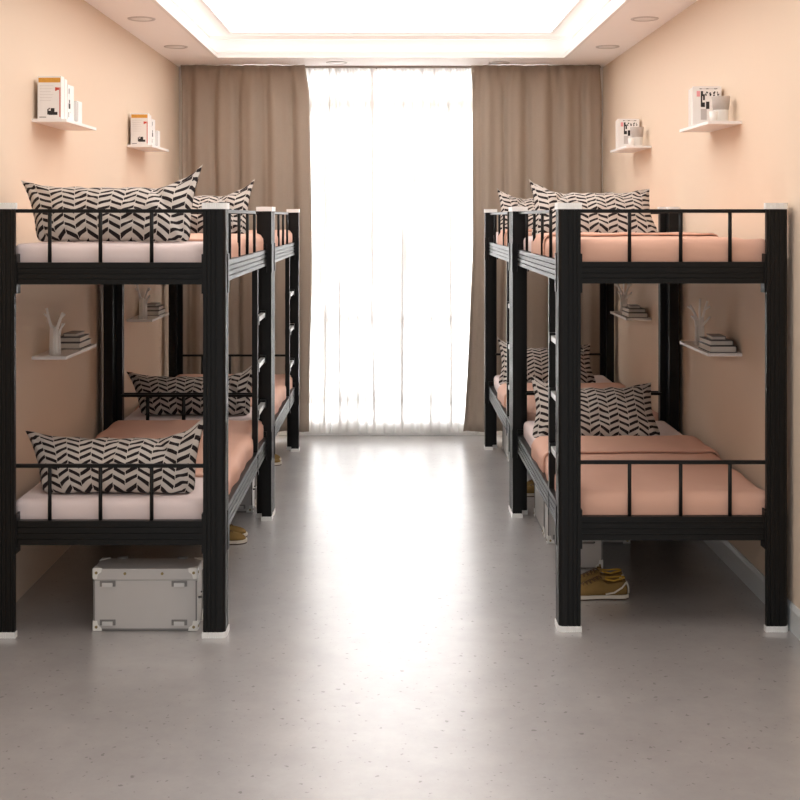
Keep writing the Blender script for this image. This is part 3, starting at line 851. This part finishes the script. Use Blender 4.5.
# ------------------------------------------------------------------ sneakers (toe towards +x)
def make_shoe():
    t = thing('sneaker', 'x', 'shoe')
    L = 0.285
    # stations from heel (0) to toe (1): x, half width, top height, centre offset
    st = [(0.000, 0.012, 0.060), (0.010, 0.026, 0.088), (0.035, 0.034, 0.100), (0.065, 0.036, 0.092), (0.095, 0.036, 0.088), (0.120, 0.037, 0.094),
          (0.150, 0.040, 0.084), (0.185, 0.045, 0.070), (0.220, 0.047, 0.058), (0.250, 0.043, 0.050), (0.272, 0.030, 0.042), (0.284, 0.012, 0.030)]
    def cs(x, w, h, z0=0.022, n=14, hollow=False):
        out = []
        for k in range(n+1):
            a = PI*k/n
            y = w*math.cos(a)*(1 - 0.25*math.sin(a)**3)
            z = z0 + (h-z0)*(math.sin(a)**0.75)
            if hollow and abs(k-n/2) < 3.1: z -= 0.030*(1-(abs(k-n/2)/3.1)**2)**0.5
            out.append((x, y, z))
        return out
    b = MB(); rings = []
    for x, w, h in st:
        hol = 0.02 < x < 0.11
        rings.append([b.bm.verts.new(p) for p in cs(x, w, h, hollow=hol)])
    for r0, r1 in zip(rings, rings[1:]):
        for k in range(len(r0)-1):
            f = b.bm.faces.new((r0[k], r0[k+1], r1[k+1], r1[k])); f.smooth = True
    b.bm.faces.new(rings[0]); b.bm.faces.new(rings[-1][::-1])
    for r0, r1 in zip(rings, rings[1:]): b.bm.faces.new((r0[0], r1[0], r1[-1], r0[-1]))
    up = b.build('upper', 'suede', t)
    # sole
    def outline(off):
        P = []
        xs = [0, 0.004, 0.02, 0.05, 0.09, 0.13, 0.17, 0.21, 0.25, 0.275, 0.29, 0.294]
        ws = [0.010, 0.022, 0.034, 0.038, 0.036, 0.037, 0.042, 0.049, 0.047, 0.034, 0.016, 0.004]
        for x, w_ in zip(xs, ws): P.append((x-0.004-off*(x < 0.02)+off*(x > 0.27), w_+off))
        return P + [(x, -w_) for x, w_ in P[::-1]]
    b = MB(); b.prism(outline(0.002), 0.006, 0.021); b.build('midsole', 'sole', t)['label'] = 'off-white rubber midsole'
    b = MB(); b.prism(outline(0.001), 0.0, 0.007); b.build('outsole', 'sole_dark', t)
    # heel loops in white
    b = MB()
    for sy in (-1, 1):
        b.tube([(0.105, sy*0.0385, 0.026), (0.065, sy*0.0395, 0.034), (0.030, sy*0.0375, 0.056), (0.008, sy*0.027, 0.078)], 0.0042, 8)
        b.tube([(0.008, sy*0.027, 0.078), (-0.002, sy*0.018, 0.055), (-0.002, sy*0.020, 0.026)], 0.0042, 8)
    b.build('heel_stripe', 'sole', t)['label'] = 'white stripe looping round the heel'
    # collar lining
    b = MB(); pts = []
    for k in range(21):
        a = 2*PI*k/20
        pts.append((0.064+0.050*math.cos(a), 0.023*math.sin(a), 0.0865+0.007*abs(math.cos(a))-(0.003 if math.cos(a) > 0 else 0)))
    b.tube(pts, 0.0042, 8, caps=False)
    b.build('collar_lining', 'lining', t)['label'] = 'yellow collar lining'
    b = MB(); b.prism([(0.104, -0.018), (0.104, 0.018), (0.122, 0.014), (0.122, -0.014)], 0.086, 0.104); b.build('tongue', 'suede', t)
    b = MB()
    for k in range(6):
        x = 0.120+k*0.016; z = 0.102-k*0.0072
        b.tube([(x, -0.020, z-0.009), (x+0.004, 0, z+0.001), (x, 0.020, z-0.009)], 0.003, 6)
        b.tube([(x, 0.020, z-0.009), (x+0.010, 0, z-0.002), (x+0.016, -0.020, z-0.014)], 0.0025, 6)
    b.build('laces', 'lace', t)
    return t
shoe = make_shoe()
SG = 'olive sneakers under the beds'
# right beds: toes towards the aisle (-x); left beds: toes towards the aisle (+x)
for i, dy in enumerate((0, 2.07)):
    nm = 'near' if i == 0 else 'far'
    place(shoe, (1.082, 5.635+dy, 0), PI, 'olive suede sneaker under the %s right bed, front one of the pair' % nm, SG)
    place(shoe, (1.088, 5.750+dy, 0), PI-0.05, 'olive suede sneaker under the %s right bed, back one of the pair' % nm, SG)
    place(shoe, (-1.062, 6.585+dy, 0), 0, 'olive suede sneaker under the %s left bed, front one of the pair' % nm, SG)
    place(shoe, (-1.075, 6.70+dy, 0), 0.05, 'olive suede sneaker under the %s left bed, back one of the pair' % nm, SG)

# ------------------------------------------------------------------ light
FRONT_LOW, FRONT_HIGH, WINDOW = 0.5, 1.45, 16.5
W = bpy.data.worlds.new('daylight'); S.world = W; W.use_nodes = True
nt = W.node_tree; bg = nt.nodes['Background']
tc = nt.nodes.new('ShaderNodeTexCoord'); sp = nt.nodes.new('ShaderNodeSeparateXYZ')
def mrange(a, b, c, d, src):
    n = nt.nodes.new('ShaderNodeMapRange'); n.interpolation_type = 'SMOOTHSTEP'
    for q, v_ in zip((1, 2, 3, 4), (a, b, c, d)): n.inputs[q].default_value = v_
    nt.links.new(src, n.inputs[0]); return n.outputs[0]
nt.links.new(tc.outputs['Generated'], sp.inputs[0])
front = mrange(-0.05, 0.45, FRONT_LOW, FRONT_HIGH, sp.outputs[2])      # sky brighter overhead than at the horizon
side = mrange(-0.15, 0.25, 0, 1, sp.outputs[1])
mixn = nt.nodes.new('ShaderNodeMix'); nt.links.new(side, mixn.inputs[0]); nt.links.new(front, mixn.inputs[2]); mixn.inputs[3].default_value = WINDOW
nt.links.new(mixn.outputs[0], bg.inputs['Strength'])
bg.inputs['Color'].default_value = (0.98, 0.985, 1.0, 1)
def area(name, loc, rot, sx, sy, energy=0, portal=False, col=(1, 1, 1)):
    l = bpy.data.lights.new(name, 'AREA'); l.shape = 'RECTANGLE'; l.size = sx; l.size_y = sy; l.energy = energy; l.color = col
    l.cycles.is_portal = portal
    o = bpy.data.objects.new(name, l); COL.objects.link(o); o.location = loc; o.rotation_euler = rot; return o
area('window_daylight_portal', (0, YB+0.12, (OZ0+OZ1)/2), (-PI/2, 0, 0), 2*OX, OZ1-OZ0, 1, True)
area('room_front_portal', (0, YF-0.02, 1.5), (PI/2, 0, 0), 3.6, 3.3, 1, True)
# cove strips on the tray ledge, shining up
cw = (1.0, 0.95, 0.90)
area('cove_strip_left', (-(TX+CX)/2, (CY0+CY1)/2, HC+0.045), (PI, 0, 0), 0.05, CY1-CY0-0.1, 3.5, col=cw)
area('cove_strip_right', ((TX+CX)/2, (CY0+CY1)/2, HC+0.045), (PI, 0, 0), 0.05, CY1-CY0-0.1, 3.5, col=cw)
area('cove_strip_back', (0, (TY1+CY1)/2, HC+0.045), (PI, 0, 0), 2.4, 0.05, 0.8, col=cw)
sun = bpy.data.lights.new('sun', 'SUN'); sun.energy = 4; sun.angle = D2R(1.0); sun.color = (1, 0.95, 0.87)
so = bpy.data.objects.new('sun', sun); COL.objects.link(so)
so.rotation_euler = Vector((0.936, -1.0, -0.50)).to_track_quat('-Z', 'Y').to_euler()

# ------------------------------------------------------------------ camera
cam = bpy.data.cameras.new('camera'); co = bpy.data.objects.new('camera', cam); COL.objects.link(co)
co.location = (0, 0, CAMZ); co.rotation_euler = (PI/2, 0, 0)
cam.sensor_width = 36; cam.lens = 1230/800*36; cam.shift_x = 9/800; cam.shift_y = -183/800
cam.clip_start = 0.05; cam.clip_end = 100
S.camera = co
S.view_settings.view_transform = 'Standard'; S.view_settings.look = 'None'; S.view_settings.gamma = 1
S.view_settings.use_curve_mapping = False; S.view_settings.exposure = 0.0
S.cycles.use_denoising = True
S.cycles.max_bounces = 10; S.cycles.diffuse_bounces = 6; S.cycles.glossy_bounces = 4; S.cycles.transparent_max_bounces = 12
S.cycles.sample_clamp_indirect = 8
S.cycles.caustics_reflective = False; S.cycles.caustics_refractive = False
